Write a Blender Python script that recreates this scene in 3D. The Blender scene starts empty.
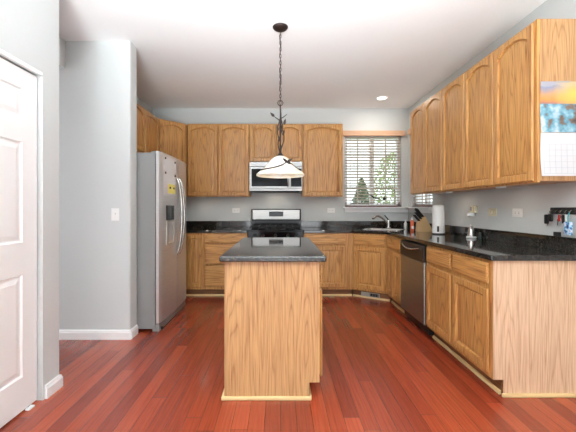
import bpy, bmesh, math, random
from mathutils import Vector, Matrix
random.seed(7)
C = bpy.context.scene.collection
PI = math.pi

# ------------------------------------------------------------------ camera, world, lights, exposure
F, VX, VY, CH = 324.05, 280.7, 208.16, 1.216
cd = bpy.data.cameras.new('camera')
cam = bpy.data.objects.new('camera', cd); C.objects.link(cam)
cam.location = (0, 0, CH); cam.rotation_euler = (PI/2, 0, 0)
cd.sensor_width = 36; cd.lens = 36*F/576
cd.shift_x = (288-VX)/576; cd.shift_y = -(216-VY)/576
cd.clip_start = 0.02
bpy.context.scene.camera = cam

w = bpy.data.worlds.new('sky'); bpy.context.scene.world = w; w.use_nodes = True
bg = w.node_tree.nodes['Background']
bg.inputs[0].default_value = (0.90, 0.95, 1.0, 1); bg.inputs[1].default_value = 1.9

def area(name, loc, rot, sx, sy, power, col=(1, 1, 1)):
    l = bpy.data.lights.new(name, 'AREA'); l.shape = 'RECTANGLE'; l.size = sx; l.size_y = sy
    l.energy = power; l.color = col
    o = bpy.data.objects.new(name, l); C.objects.link(o); o.location = loc; o.rotation_euler = rot
    return o
# daylight arriving through the wide patio opening of the room behind the camera
area('patio_daylight', (0.1, -3.42, 0.98), (PI/2+0.15, 0, 0), 3.0, 1.75, 45, (0.95, 0.985, 1))
# added fill lamps without windows: right wall behind the camera, and hall
area('side_fill', (1.93, -1.5, 1.5), (0, PI/2, 0), 1.4, 1.8, 8, (0.96, 0.99, 1))
area('hall_fill', (-3.5, 2.6, 1.5), (0, -PI/2, 0), 1.2, 0.7, 6, (1, 1, 1))
# added fill lamp behind the camera, tilted up to brighten the ceiling
bf = area('ceiling_fill', (0.0, -1.6, 0.9), (PI-0.72, 0, 0), 1.6, 1.6, 178, (0.87, 0.965, 1))
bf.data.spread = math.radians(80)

vs = bpy.context.scene.view_settings
bpy.context.scene.display_settings.display_device = 'sRGB'
vs.view_transform = 'Standard'; vs.look = 'None'; vs.gamma = 1; vs.use_curve_mapping = False
vs.exposure = 0.1

# ------------------------------------------------------------------ materials
def lin(r, g, b):
    f = lambda c: (c/255/12.92) if c/255 <= 0.04045 else ((c/255+0.055)/1.055)**2.4
    return (f(r), f(g), f(b), 1)

def pm(name, col, rough=0.5, metal=0.0, emit=None, es=0, noise=0.0, nscale=20, spec=0.5, coat=0):
    m = bpy.data.materials.new(name); m.use_nodes = True
    nt = m.node_tree; b = nt.nodes['Principled BSDF']
    b.inputs['Base Color'].default_value = col; b.inputs['Roughness'].default_value = rough
    b.inputs['Metallic'].default_value = metal; b.inputs['Specular IOR Level'].default_value = spec
    b.inputs['Coat Weight'].default_value = coat
    if emit: b.inputs['Emission Color'].default_value = emit; b.inputs['Emission Strength'].default_value = es
    tc = nt.nodes.new('ShaderNodeTexCoord'); n = nt.nodes.new('ShaderNodeTexNoise')
    n.inputs['Scale'].default_value = nscale; n.inputs['Detail'].default_value = 3
    nt.links.new(tc.outputs['Object'], n.inputs['Vector'])
    mx = nt.nodes.new('ShaderNodeMix'); mx.data_type = 'RGBA'
    k = 1 - noise
    mx.inputs[6].default_value = (col[0]*k, col[1]*k, col[2]*k, 1); mx.inputs[7].default_value = col
    nt.links.new(n.outputs['Fac'], mx.inputs[0]); nt.links.new(mx.outputs[2], b.inputs['Base Color'])
    return m

def ramp(nt, stops):
    r = nt.nodes.new('ShaderNodeValToRGB'); e = r.color_ramp.elements
    while len(e) < len(stops): e.new(0.5)
    for i, (p, c) in enumerate(stops): e[i].position = p; e[i].color = c
    return r

def oak(name, light, dark, axis, rough=0.34, strength=1.0):
    m = bpy.data.materials.new(name); m.use_nodes = True; nt = m.node_tree; L = nt.links.new
    b = nt.nodes['Principled BSDF']
    tc = nt.nodes.new('ShaderNodeTexCoord'); oi = nt.nodes.new('ShaderNodeObjectInfo')
    mul = nt.nodes.new('ShaderNodeMath'); mul.operation = 'MULTIPLY'; mul.inputs[1].default_value = 37
    L(oi.outputs['Random'], mul.inputs[0])
    add = nt.nodes.new('ShaderNodeVectorMath'); add.operation = 'ADD'
    L(tc.outputs['Object'], add.inputs[0]); L(mul.outputs[0], add.inputs[1])
    def mapped(a, l):
        mp = nt.nodes.new('ShaderNodeMapping')
        mp.inputs['Scale'].default_value = (a, a, l) if axis == 'z' else ((l, a, a) if axis == 'x' else (a, l, a))
        L(add.outputs[0], mp.inputs[0]); return mp
    n1 = nt.nodes.new('ShaderNodeTexNoise'); n1.inputs['Scale'].default_value = 1; n1.inputs['Detail'].default_value = 1.9
    n1.inputs['Roughness'].default_value = 0.35
    L(mapped(8.5, 0.62).outputs[0], n1.inputs['Vector'])
    k = nt.nodes.new('ShaderNodeMath'); k.operation = 'MULTIPLY'; k.inputs[1].default_value = 14
    L(n1.outputs['Fac'], k.inputs[0])
    pp = nt.nodes.new('ShaderNodeMath'); pp.operation = 'PINGPONG'; pp.inputs[1].default_value = 0.5
    L(k.outputs[0], pp.inputs[0])
    rr = ramp(nt, [(0.0, (1, 1, 1, 1)), (0.12, (0.3, 0.3, 0.3, 1)), (0.36, (0, 0, 0, 1))])
    L(pp.outputs[0], rr.inputs[0])
    n2 = nt.nodes.new('ShaderNodeTexNoise'); n2.inputs['Scale'].default_value = 1; n2.inputs['Detail'].default_value = 3
    L(mapped(190, 5.5).outputs[0], n2.inputs['Vector'])
    r2 = ramp(nt, [(0.42, (0, 0, 0, 1)), (0.66, (1, 1, 1, 1))]); L(n2.outputs['Fac'], r2.inputs[0])
    n3 = nt.nodes.new('ShaderNodeTexNoise'); n3.inputs['Scale'].default_value = 1; n3.inputs['Detail'].default_value = 1
    L(mapped(3, 0.9).outputs[0], n3.inputs['Vector'])
    s1 = nt.nodes.new('ShaderNodeMath'); s1.operation = 'MULTIPLY_ADD'; s1.inputs[1].default_value = 0.46*strength
    L(rr.outputs[0], s1.inputs[0])
    s2 = nt.nodes.new('ShaderNodeMath'); s2.operation = 'MULTIPLY'; s2.inputs[1].default_value = 0.42*strength
    L(r2.outputs[0], s2.inputs[0]); L(s2.outputs[0], s1.inputs[2])
    s3 = nt.nodes.new('ShaderNodeMath'); s3.operation = 'MULTIPLY_ADD'; s3.inputs[1].default_value = 0.22
    L(n3.outputs['Fac'], s3.inputs[0]); L(s1.outputs[0], s3.inputs[2]); s3.use_clamp = True
    mx = nt.nodes.new('ShaderNodeMix'); mx.data_type = 'RGBA'
    mx.inputs[6].default_value = light; mx.inputs[7].default_value = dark
    L(s3.outputs[0], mx.inputs[0]); L(mx.outputs[2], b.inputs['Base Color'])
    b.inputs['Roughness'].default_value = rough
    bp = nt.nodes.new('ShaderNodeBump'); bp.inputs['Strength'].default_value = 0.06; bp.inputs['Distance'].default_value = 0.002
    L(r2.outputs[0], bp.inputs['Height']); L(bp.outputs[0], b.inputs['Normal'])
    return m

OL, OD = lin(222, 168, 100), lin(138, 84, 40)
OAK = oak('honey_oak', OL, OD, 'z'); OAKH = oak('honey_oak_cross', OL, OD, 'x')
PANEL = oak('pale_oak_panel', lin(232, 200, 166), lin(186, 140, 104), 'z', 0.4)
IPANEL = oak('island_oak_panel', lin(206, 162, 112), lin(142, 94, 54), 'z', 0.38)
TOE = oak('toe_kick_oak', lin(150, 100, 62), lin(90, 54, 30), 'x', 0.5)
SHOE = pm('pale_shoe_molding', lin(236, 206, 150), 0.45, noise=0.1)

def granite():
    m = bpy.data.materials.new('black_granite'); m.use_nodes = True; nt = m.node_tree; L = nt.links.new
    b = nt.nodes['Principled BSDF']
    tc = nt.nodes.new('ShaderNodeTexCoord')
    v = nt.nodes.new('ShaderNodeTexVoronoi'); v.inputs['Scale'].default_value = 190; L(tc.outputs['Object'], v.inputs['Vector'])
    n = nt.nodes.new('ShaderNodeTexNoise'); n.inputs['Scale'].default_value = 60; n.inputs['Detail'].default_value = 4
    L(tc.outputs['Object'], n.inputs['Vector'])
    r = ramp(nt, [(0.0, lin(15, 17, 19)), (0.6, lin(23, 25, 27)), (0.8, lin(58, 53, 45)), (1.0, lin(108, 95, 77))])
    sx = nt.nodes.new('ShaderNodeSeparateColor'); L(v.outputs['Color'], sx.inputs[0])
    mm = nt.nodes.new('ShaderNodeMath'); mm.operation = 'MULTIPLY_ADD'; mm.inputs[1].default_value = 0.75
    L(sx.outputs[0], mm.inputs[0])
    m2 = nt.nodes.new('ShaderNodeMath'); m2.operation = 'MULTIPLY'; m2.inputs[1].default_value = 0.35
    L(n.outputs['Fac'], m2.inputs[0]); L(m2.outputs[0], mm.inputs[2])
    L(mm.outputs[0], r.inputs[0]); L(r.outputs[0], b.inputs['Base Color'])
    b.inputs['Roughness'].default_value = 0.06; b.inputs['IOR'].default_value = 1.65
    return m
GRAN = granite()

def floor_mat():
    m = bpy.data.materials.new('cherry_planks'); m.use_nodes = True; nt = m.node_tree; L = nt.links.new
    b = nt.nodes['Principled BSDF']
    tc = nt.nodes.new('ShaderNodeTexCoord')
    sp = nt.nodes.new('ShaderNodeSeparateXYZ'); L(tc.outputs['Object'], sp.inputs[0])
    def mth(op, a, b=None, c=None):
        n_ = nt.nodes.new('ShaderNodeMath'); n_.operation = op
        for i_, v_ in enumerate((a, b, c)):
            if v_ is None: continue
            if isinstance(v_, (int, float)): n_.inputs[i_].default_value = v_
            else: L(v_, n_.inputs[i_])
        return n_.outputs[0]
    row = mth('FLOOR', mth('DIVIDE', sp.outputs[0], 0.0915))
    wn = nt.nodes.new('ShaderNodeTexWhiteNoise'); wn.noise_dimensions = '1D'; L(row, wn.inputs['W'])
    ysh = mth('MULTIPLY_ADD', wn.outputs['Value'], 3.7, sp.outputs[1])
    mp = nt.nodes.new('ShaderNodeCombineXYZ'); L(ysh, mp.inputs[0]); L(sp.outputs[0], mp.inputs[1])
    def brick(c1, c2, cm, mort):
        br = nt.nodes.new('ShaderNodeTexBrick'); br.offset = 0.0
        br.inputs['Scale'].default_value = 1; br.inputs['Brick Width'].default_value = 1.9
        br.inputs['Row Height'].default_value = 0.0915; br.inputs['Mortar Size'].default_value = mort
        br.inputs['Mortar Smooth'].default_value = 0.2; br.inputs['Bias'].default_value = 0
        br.inputs['Color1'].default_value = c1; br.inputs['Color2'].default_value = c2; br.inputs['Mortar'].default_value = cm
        L(mp.outputs[0], br.inputs['Vector']); return br
    br = brick(lin(136, 52, 33), lin(174, 76, 47), lin(66, 24, 16), 0.0011)
    gm = nt.nodes.new('ShaderNodeMapping'); gm.inputs['Scale'].default_value = (85, 2.6, 1); L(tc.outputs['Object'], gm.inputs[0])
    n = nt.nodes.new('ShaderNodeTexNoise'); n.inputs['Scale'].default_value = 1; n.inputs['Detail'].default_value = 5
    n.inputs['Roughness'].default_value = 0.65; L(gm.outputs[0], n.inputs['Vector'])
    r = ramp(nt, [(0.3, (0.74, 0.68, 0.66, 1)), (0.55, (1, 1, 1, 1)), (0.75, (1.12, 1.14, 1.14, 1))]); L(n.outputs['Fac'], r.inputs[0])
    mx = nt.nodes.new('ShaderNodeMix'); mx.data_type = 'RGBA'; mx.blend_type = 'MULTIPLY'; mx.inputs[0].default_value = 1
    L(br.outputs['Color'], mx.inputs[6]); L(r.outputs[0], mx.inputs[7]); L(mx.outputs[2], b.inputs['Base Color'])
    b.inputs['Roughness'].default_value = 0.25
    b.inputs['Coat Weight'].default_value = 0.45; b.inputs['Coat Roughness'].default_value = 0.14
    bp = nt.nodes.new('ShaderNodeBump'); bp.inputs['Strength'].default_value = 0.12; bp.inputs['Distance'].default_value = 0.003
    inv = nt.nodes.new('ShaderNodeMath'); inv.operation = 'SUBTRACT'; inv.inputs[0].default_value = 1
    L(br.outputs['Fac'], inv.inputs[1]); L(inv.outputs[0], bp.inputs['Height'])
    b2 = nt.nodes.new('ShaderNodeBump'); b2.inputs['Strength'].default_value = 0.05; b2.inputs['Distance'].default_value = 0.002
    L(n.outputs['Fac'], b2.inputs['Height']); L(bp.outputs[0], b2.inputs['Normal']); L(b2.outputs[0], b.inputs['Normal'])
    return m
FLOOR = floor_mat()
WALL = pm('grey_paint', lin(206, 209, 208), 0.7, noise=0.03, nscale=60)
CEIL = pm('ceiling_paint', lin(246, 246, 246), 0.85, noise=0.03, nscale=80)
WHITE = pm('white_gloss_paint', lin(246, 246, 245), 0.32, noise=0.02)
PLASTIC = pm('white_plastic', lin(240, 240, 238), 0.35, noise=0.02)
BEIGE = pm('almond_plastic', lin(226, 216, 186), 0.4, noise=0.03)
BLACKP = pm('black_plastic', lin(22, 22, 24), 0.35, noise=0.1)
BLACKG = pm('black_glass', lin(12, 13, 16), 0.12, noise=0.1, spec=0.3)
ENAMEL = pm('black_enamel', lin(13, 14, 18), 0.14, noise=0.1, spec=0.25)
IRON = pm('cast_iron', lin(25, 25, 27), 0.55, noise=0.3)
BRONZE = pm('dark_bronze', lin(62, 50, 46), 0.45, 0.6, noise=0.35, nscale=60)
GREYM = pm('grey_painted_steel', lin(146, 147, 146), 0.42, 0.1, noise=0.05, nscale=200)
CHROME = pm('brushed_nickel', lin(200, 198, 194), 0.22, 1.0, noise=0.05)
TAN = pm('valance_wood', lin(222, 178, 146), 0.45, noise=0.15)
SLAT = pm('blind_slat', lin(210, 198, 186), 0.5, noise=0.06)
DARKW = pm('dark_red_wood', lin(96, 44, 34), 0.4, noise=0.2)
PAPER = pm('white_paper', lin(226, 226, 226), 0.8, noise=0.03)
YELLOW = pm('yellow_paper', lin(244, 232, 130), 0.8, noise=0.05)
MAPLE = pm('knife_block_wood', lin(216, 178, 128), 0.45, noise=0.15, nscale=40)
ORANGE = pm('orange_plastic', lin(226, 110, 66), 0.3, noise=0.1)
RED = pm('red_plastic', lin(190, 34, 30), 0.4, noise=0.1)
TEAL = pm('teal_cord', lin(70, 180, 190), 0.6, noise=0.1)
GREENG = pm('green_glass', lin(44, 58, 54), 0.1, noise=0.2)
VENTM = pm('vent_grey', lin(176, 170, 160), 0.45, noise=0.05)
LIGHTON = pm('lit_lens', lin(255, 250, 240), 0.4, emit=(1, 0.95, 0.86, 1), es=4)
PUCK = pm('lit_puck_lens', lin(250, 245, 235), 0.4, emit=(1, 0.92, 0.8, 1), es=0.9)
LEAF1 = pm('dark_green_leaves', lin(110, 140, 104), 0.6, noise=0.4, nscale=6)
LEAF2 = pm('pale_green_leaves', lin(190, 212, 140), 0.6, noise=0.4, nscale=6)
BARK = pm('bark', lin(110, 90, 75), 0.8, noise=0.4)
GRASS = pm('lawn', lin(150, 170, 130), 0.9, noise=0.3)

def steel(name, c0, c1, rough, metal=0.92):
    m = bpy.data.materials.new(name); m.use_nodes = True; nt = m.node_tree; L = nt.links.new
    b = nt.nodes['Principled BSDF']; b.inputs['Metallic'].default_value = metal
    tc = nt.nodes.new('ShaderNodeTexCoord'); mp = nt.nodes.new('ShaderNodeMapping'); mp.inputs['Scale'].default_value = (4, 4, 260)
    n = nt.nodes.new('ShaderNodeTexNoise'); n.inputs['Scale'].default_value = 1
    L(tc.outputs['Object'], mp.inputs[0]); L(mp.outputs[0], n.inputs['Vector'])
    r = ramp(nt, [(0.3, lin(*c0)), (0.7, lin(*c1))]); L(n.outputs['Fac'], r.inputs[0]); L(r.outputs[0], b.inputs['Base Color'])
    b.inputs['Roughness'].default_value = rough
    return m
STEEL = steel('stainless_steel', (150, 150, 148), (172, 172, 170), 0.32)
STEELF = steel('satin_stainless', (214, 215, 216), (228, 229, 230), 0.36, 0.7)
STEELB = steel('bright_stainless', (186, 185, 182), (204, 203, 200), 0.35, 0.6)

def glass(name, tint, gloss=0.08):
    m = bpy.data.materials.new(name); m.use_nodes = True; nt = m.node_tree; L = nt.links.new
    nt.nodes.remove(nt.nodes['Principled BSDF'])
    t = nt.nodes.new('ShaderNodeBsdfTransparent'); t.inputs[0].default_value = tint
    g = nt.nodes.new('ShaderNodeBsdfGlossy'); g.inputs['Roughness'].default_value = 0.02
    x = nt.nodes.new('ShaderNodeMixShader'); x.inputs[0].default_value = gloss
    L(t.outputs[0], x.inputs[1]); L(g.outputs[0], x.inputs[2]); L(x.outputs[0], nt.nodes['Material Output'].inputs[0])
    return m
GLASS = glass('window_glass', (0.97, 0.99, 0.98, 1))

def alabaster():
    m = bpy.data.materials.new('alabaster_glass'); m.use_nodes = True; nt = m.node_tree; L = nt.links.new
    b = nt.nodes['Principled BSDF']
    tc = nt.nodes.new('ShaderNodeTexCoord'); n = nt.nodes.new('ShaderNodeTexNoise'); n.inputs['Scale'].default_value = 9; n.inputs['Detail'].default_value = 4
    L(tc.outputs['Object'], n.inputs['Vector'])
    r = ramp(nt, [(0.35, lin(238, 226, 200)), (0.62, lin(250, 247, 240))]); L(n.outputs['Fac'], r.inputs[0])
    L(r.outputs[0], b.inputs['Base Color']); L(r.outputs[0], b.inputs['Emission Color'])
    b.inputs['Emission Strength'].default_value = 0.14; b.inputs['Roughness'].default_value = 0.25
    return m
ALAB = alabaster()

# ------------------------------------------------------------------ mesh helpers
def BM(): return bmesh.new()
def box(bm, x0, x1, y0, y1, z0, z1, bev=0.0, mtx=None):
    r = bmesh.ops.create_cube(bm, size=1)
    vs_ = r['verts']
    bmesh.ops.transform(bm, verts=vs_, matrix=Matrix.Translation(((x0+x1)/2, (y0+y1)/2, (z0+z1)/2)) @ Matrix.Diagonal((abs(x1-x0), abs(y1-y0), abs(z1-z0), 1)))
    if bev:
        es = list({e for v in vs_ for e in v.link_edges})
        rr = bmesh.ops.bevel(bm, geom=es, offset=bev, segments=2, affect='EDGES', profile=0.5)
        vs_ = list({v for f in rr['faces'] for v in f.verts} | {v for v in vs_ if v.is_valid})
    if mtx: bmesh.ops.transform(bm, verts=vs_, matrix=mtx)
    return bm
def loft(bm, loops, cap0=False, cap1=False, close=True):
    rows = [[bm.verts.new(p) for p in lp] for lp in loops]
    n = len(rows[0])
    for a, b in zip(rows, rows[1:]):
        for i in range(n if close else n-1):
            j = (i+1) % n
            bm.faces.new((a[i], a[j], b[j], b[i]))
    if cap0: bm.faces.new(rows[0])
    if cap1: bm.faces.new(rows[-1])
    return rows
def tube(bm, pts, rad, seg=8, cap=True, closed=False):
    pts = [Vector(p) for p in pts]; n = len(pts)
    rads = rad if isinstance(rad, (list, tuple)) else [rad]*n
    loops = []; up = None
    for i, p in enumerate(pts):
        if closed: d = pts[(i+1) % n]-pts[i-1]
        else: d = pts[min(i+1, n-1)]-pts[max(i-1, 0)]
        d.normalize()
        if up is None:
            up = Vector((0, 0, 1)) if abs(d.z) < 0.9 else Vector((1, 0, 0))
        u = d.cross(up)
        if u.length < 1e-5: u = d.cross(Vector((0, 1, 0.1)))
        u.normalize(); v = u.cross(d); up = v
        loops.append([p+(u*math.cos(2*PI*k/seg)+v*math.sin(2*PI*k/seg))*rads[i] for k in range(seg)])
    if closed: loops.append(loops[0]); cap = False
    loft(bm, loops, cap, cap)
    if closed: bmesh.ops.remove_doubles(bm, verts=bm.verts[:], dist=1e-6)
    return bm
def lathe(bm, prof, c=(0, 0, 0), seg=24, sx=1, sy=1, cap=True):
    loops = [[(c[0]+sx*r*math.cos(2*PI*k/seg), c[1]+sy*r*math.sin(2*PI*k/seg), c[2]+z) for k in range(seg)] for r, z in prof]
    loft(bm, loops, cap, cap); return bm
def prism(bm, outer, z0, z1, holes=()):
    # extruded polygon with optional holes
    def ring(poly, z): return [bm.verts.new((x, y, z)) for x, y in poly]
    allr = []
    for poly in [outer]+list(holes):
        a, b = ring(poly, z0), ring(poly, z1); n = len(poly); allr.append((a, b))
        for i in range(n): bm.faces.new((a[i], a[(i+1) % n], b[(i+1) % n], b[i]))
    for k in (0, 1):
        if not holes: bm.faces.new(allr[0][k]); continue
        es = []
        for r in allr:
            v = r[k]
            es += [bm.edges.get((v[i], v[(i+1) % len(v)])) for i in range(len(v))]
        bmesh.ops.triangle_fill(bm, edges=es, use_beauty=True)
    return bm
def obj(name, bm, mat, parent=None, smooth=False, kind=None, label=None):
    bmesh.ops.recalc_face_normals(bm, faces=bm.faces[:])
    me = bpy.data.meshes.new(name); bm.to_mesh(me); bm.free(); me.materials.append(mat)
    if smooth: me.shade_smooth(); me.set_sharp_from_angle(angle=math.radians(smooth if smooth > 1 else 40))
    o = bpy.data.objects.new(name, me); C.objects.link(o)
    if parent: o.parent = parent
    if kind: o['kind'] = kind
    if label: o['label'] = label
    return o
def tag(o, label, cat, group=None):
    o['label'] = label; o['category'] = cat
    if group: o['group'] = group
    return o
def thing(name, label, cat, loc=(0, 0, 0), rz=0, group=None):
    o = bpy.data.objects.new(name, None); C.objects.link(o); o.empty_display_size = 0.05
    o.location = loc; o.rotation_euler = (0, 0, rz)
    return tag(o, label, cat, group)
def copy_tree(o, parent=None):
    c = o.copy(); C.objects.link(c)
    if parent: c.parent = parent
    for ch in list(o.children): copy_tree(ch, c)
    return c
def struct(name, bm, mat, parent=None, smooth=False):
    return obj(name, bm, mat, parent, smooth, None if parent else 'structure')
def B(*a, **k): return box(BM(), *a, **k)

# ------------------------------------------------------------------ room shell
XR, YB, ZC, XL = 1.987, 5.05, 2.769, -1.504
struct('floor', B(-4.0, 2.2, -3.6, 5.3, -0.1, 0), FLOOR)
struct('ceiling', B(-4.0, 2.2, -3.6, 5.3, ZC, ZC+0.1), CEIL)
WX0, WX1, WZ0, WZ1 = 1.0, 1.885, 1.235, 2.36          # back window opening
bm = BM()
box(bm, -2.15, WX0, YB, YB+0.15, 0, ZC); box(bm, WX1, XR+0.2, YB, YB+0.15, 0, ZC)
box(bm, WX0, WX1, YB, YB+0.15, 0, WZ0); box(bm, WX0, WX1, YB, YB+0.15, WZ1, ZC)
struct('wall_back', bm, WALL)
RY0, RY1 = 4.245, 4.93
bm = BM()
box(bm, XR, XR+0.15, -3.6, RY0, 0, ZC); box(bm, XR, XR+0.15, RY1, YB, 0, ZC)
box(bm, XR, XR+0.15, RY0, RY1, 0, WZ0); box(bm, XR, XR+0.15, RY0, RY1, WZ1, ZC)
struct('wall_right', bm, WALL)
# left closet wall with its door recess; jamb and header are drywall returns
DY0, DY1, DH = 1.23, 2.05, 2.06
bm = BM()
box(bm, XL-0.12, XL, -3.6, DY0, 0, ZC); box(bm, XL-0.12, XL, DY1, 2.2, 0, ZC)
box(bm, XL-0.12, XL, DY0, DY1, DH, ZC); box(bm, -2.1, XL-0.12, 2.08, 2.2, 0, ZC)
struct('wall_left', bm, WALL)
struct('wall_closet', B(-2.3, -2.2, -3.6, 2.2, 0, ZC), WALL)
# stub wall beside the refrigerator, with a rounded corner
def stub_profile(y0, x1, r, y1, x0):
    p = [(x0, y0)]
    for k in range(9):
        a = -PI/2+PI/2*k/8
        p.append((x1-r+r*math.cos(a), y0+r+r*math.sin(a)))
    return p+[(x1, y1), (x0, y1)]
bm = BM(); prism(bm, stub_profile(3.009, -1.398, 0.016, 3.145, -3.6), 0, ZC)
struct('wall_stub', bm, WALL, smooth=30)
struct('wall_kitchen_left', B(-2.15, -2.0, 3.145, YB, 0, ZC), WALL)
struct('wall_header', B(-2.12, -2.0, 2.2, 3.009, 2.51, ZC), WALL)
struct('wall_hall', B(-3.7, -3.6, 2.2, 3.145, 0, ZC), WALL)
# wall behind the camera with the wide patio opening
bm = BM()
box(bm, -2.2, -1.5, -3.6, -3.48, 0, ZC); box(bm, 1.7, XR, -3.6, -3.48, 0, ZC); box(bm, -1.5, 1.7, -3.6, -3.48, 2.2, ZC)
struct('wall_rear', bm, WALL)
# baseboards
def base_profile(t): return [(0, 0), (t, 0), (t, 0.062), (t*0.75, 0.072), (t*0.6, 0.083), (0, 0.088)]
def baseboard(name, path, t=0.016):
    # path of floor points, board on the side of the normal (dy,-dx)
    bm = BM(); loops = []
    n = len(path)
    for i in range(n):
        ns = []
        for a, b in ((i-1, i), (i, i+1)):
            if 0 <= a and b < n:
                d = (Vector(path[b])-Vector(path[a])).normalized(); ns.append(Vector((d.y, -d.x)))
        m_ = sum(ns, Vector((0, 0)))/len(ns); m_ = m_/max(m_.length_squared, 0.2)
        loops.append([(path[i][0]+m_.x*u, path[i][1]+m_.y*u, z) for u, z in base_profile(t)])
    loft(bm, loops, True, True)
    return struct(name, bm, WHITE)
baseboard('baseboard_stub', [(-3.59, 3.009), (-1.402, 3.009), (-1.398, 3.013), (-1.398, 3.145)])
baseboard('baseboard_left', [(XL, 2.065), (XL, 2.2), (XL-0.5, 2.2)])
# closet door: six raised panels cut into one slab
def closet_door():
    xd = XL-0.03
    bm = BM()
    y0, y1, z0, z1 = DY0+0.01, DY1-0.012, 0.012, 2.042
    st = 0.112; ym = (y0+y1)/2; ms = 0.05
    cols = [(y0+st, ym-ms), (ym+ms, y1-st)]
    rows = [(0.213, 0.819), (1.012, 1.61), (1.749, 1.926)]
    ys = sorted({y0, y1, *[v for c in cols for v in c]}); zs = sorted({z0, z1, *[v for r in rows for v in r]})
    for a, b in zip(ys, ys[1:]):
        for c, d in zip(zs, zs[1:]):
            if (a, b) in cols and (c, d) in rows:
                def lp(i, x): return [(x, a+i, c+i), (x, b-i, c+i), (x, b-i, d-i), (x, a+i, d-i)]
                loft(bm, [lp(0, xd), lp(0.008, xd-0.009), lp(0.02, xd-0.009), lp(0.045, xd-0.003)], False, True)
            else:
                v = [bm.verts.new(p) for p in ((xd, a, c), (xd, b, c), (xd, b, d), (xd, a, d))]; bm.faces.new(v)
    def rl(x): return [(x, y0, z0), (x, y1, z0), (x, y1, z1), (x, y0, z1)]
    loft(bm, [rl(xd), rl(xd-0.035)], False, True)
    bmesh.ops.remove_doubles(bm, verts=bm.verts[:], dist=1e-5)
    return bm
struct('door_1', closet_door(), WHITE)
struct('trim_1', B(XL-0.024, XL+0.003, DY0, DY1-0.004, DH-0.010, DH+0.012, bev=0.003), WHITE)
struct('door_gap_shade', B(XL-0.09, XL-0.066, DY0, DY1, 0, DH), BLACKP)  # black sheet added behind the door, stands in for shade in its gap
struct('trim_2', B(XL-0.03, XL-0.005, 1.945, 1.99, 0, 0.01, bev=0.002), WHITE)

# windows: frame, sash bars, glass
def window(name, L, H, place, bars=True):
    # local: x along wall 0..L, z 0..H, y into the wall
    r = bpy.data.objects.new(name, None); C.objects.link(r); r['kind'] = 'structure'
    r.location = place[0]; r.rotation_euler = (0, 0, place[1])
    bm = BM(); f = 0.045
    box(bm, 0, L, 0.06, 0.14, 0, f); box(bm, 0, L, 0.06, 0.14, H-f, H); box(bm, 0, f, 0.06, 0.14, 0, H); box(bm, L-f, L, 0.06, 0.14, 0, H)
    obj('window_frame', bm, WHITE, r)
    bm = BM(); box(bm, L/2-0.03, L/2+0.03, 0.07, 0.12, f, H-f)
    obj('mullion', bm, WHITE, r)
    bm = BM()
    for x in (L/4, 3*L/4): box(bm, x-0.008, x+0.008, 0.088, 0.102, f, H-f)
    for k in (1, 2, 3):
        z = f+(H-2*f)*k/4; box(bm, f, L-f, 0.089, 0.101, z-0.008, z+0.008)
    obj('muntin_grid', bm, SLAT, r)
    obj('glass_pane', B(f, L-f, 0.093, 0.097, f, H-f), GLASS, r)
    return r
window('window_1', WX1-WX0, WZ1-WZ0, ((WX0, YB, WZ0), 0))
window('window_2', RY1-RY0, WZ1-WZ0, ((XR, RY1, WZ0), -PI/2))
# sills
bm = BM(); box(bm, WX0-0.03, XR-0.001, YB-0.075, YB+0.06, WZ0-0.022, WZ0, bev=0.004); box(bm, WX0-0.005, XR-0.001, YB-0.02, YB, WZ0-0.085, WZ0-0.022, bev=0.004)
struct('trim_3', bm, WHITE)
bm = BM(); box(bm, XR-0.075, XR+0.06, RY0-0.03, YB-0.08, WZ0-0.022, WZ0, bev=0.004); box(bm, XR-0.02, XR, RY0-0.005, YB-0.08, WZ0-0.085, WZ0-0.022, bev=0.004)
struct('trim_4', bm, WHITE)

# blinds
def blind(label, L, place):
    t = thing('window_blind', label, 'blinds', place[0], place[1])
    z0, z1 = 0.012, 1.10
    bm = BM()
    zz = z0+0.05
    while zz < z1-0.01:
        box(bm, 0.012, L-0.012, -0.024, 0.024, -0.0015, 0.0015, mtx=Matrix.Translation((0, 0.03, zz)) @ Matrix.Rotation(math.radians(-14), 4, 'X'))
        zz += 0.0445
    obj('slats', bm, SLAT, t)
    obj('bottom_rail', B(0.01, L-0.01, 0.005, 0.055, z0-0.010, z0+0.008, bev=0.003), DARKW, t)
    bm = BM()
    for x in (0.09, L/2-0.06, L-0.09):
        for y in (0.008, 0.052): tube(bm, [(x, y, z0), (x, y, z1)], 0.0016, 5)
    obj('ladder_cords', bm, SLAT, t)
    obj('valance', B(-0.045, L+0.04, -0.045, 0.004, 1.10, 1.182, bev=0.008), TAN, t)
    bm = BM(); tube(bm, [(L-0.05, 0.0, z1), (L-0.048, -0.004, 0.5)], 0.0018, 5); lathe(bm, [(0.004, 0), (0.008, 0.012), (0.003, 0.035)], (L-0.048, -0.004, 0.47), 8)
    obj('pull_cord', bm, TAN, t)
    return t
blind('wood valance blind covering the window above the sink', WX1-WX0, ((WX0, YB, WZ0), 0))
blind('blind on the side window, mostly hidden behind the wall cabinets', RY1-RY0, ((XR, RY1, WZ0), -PI/2))

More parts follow.
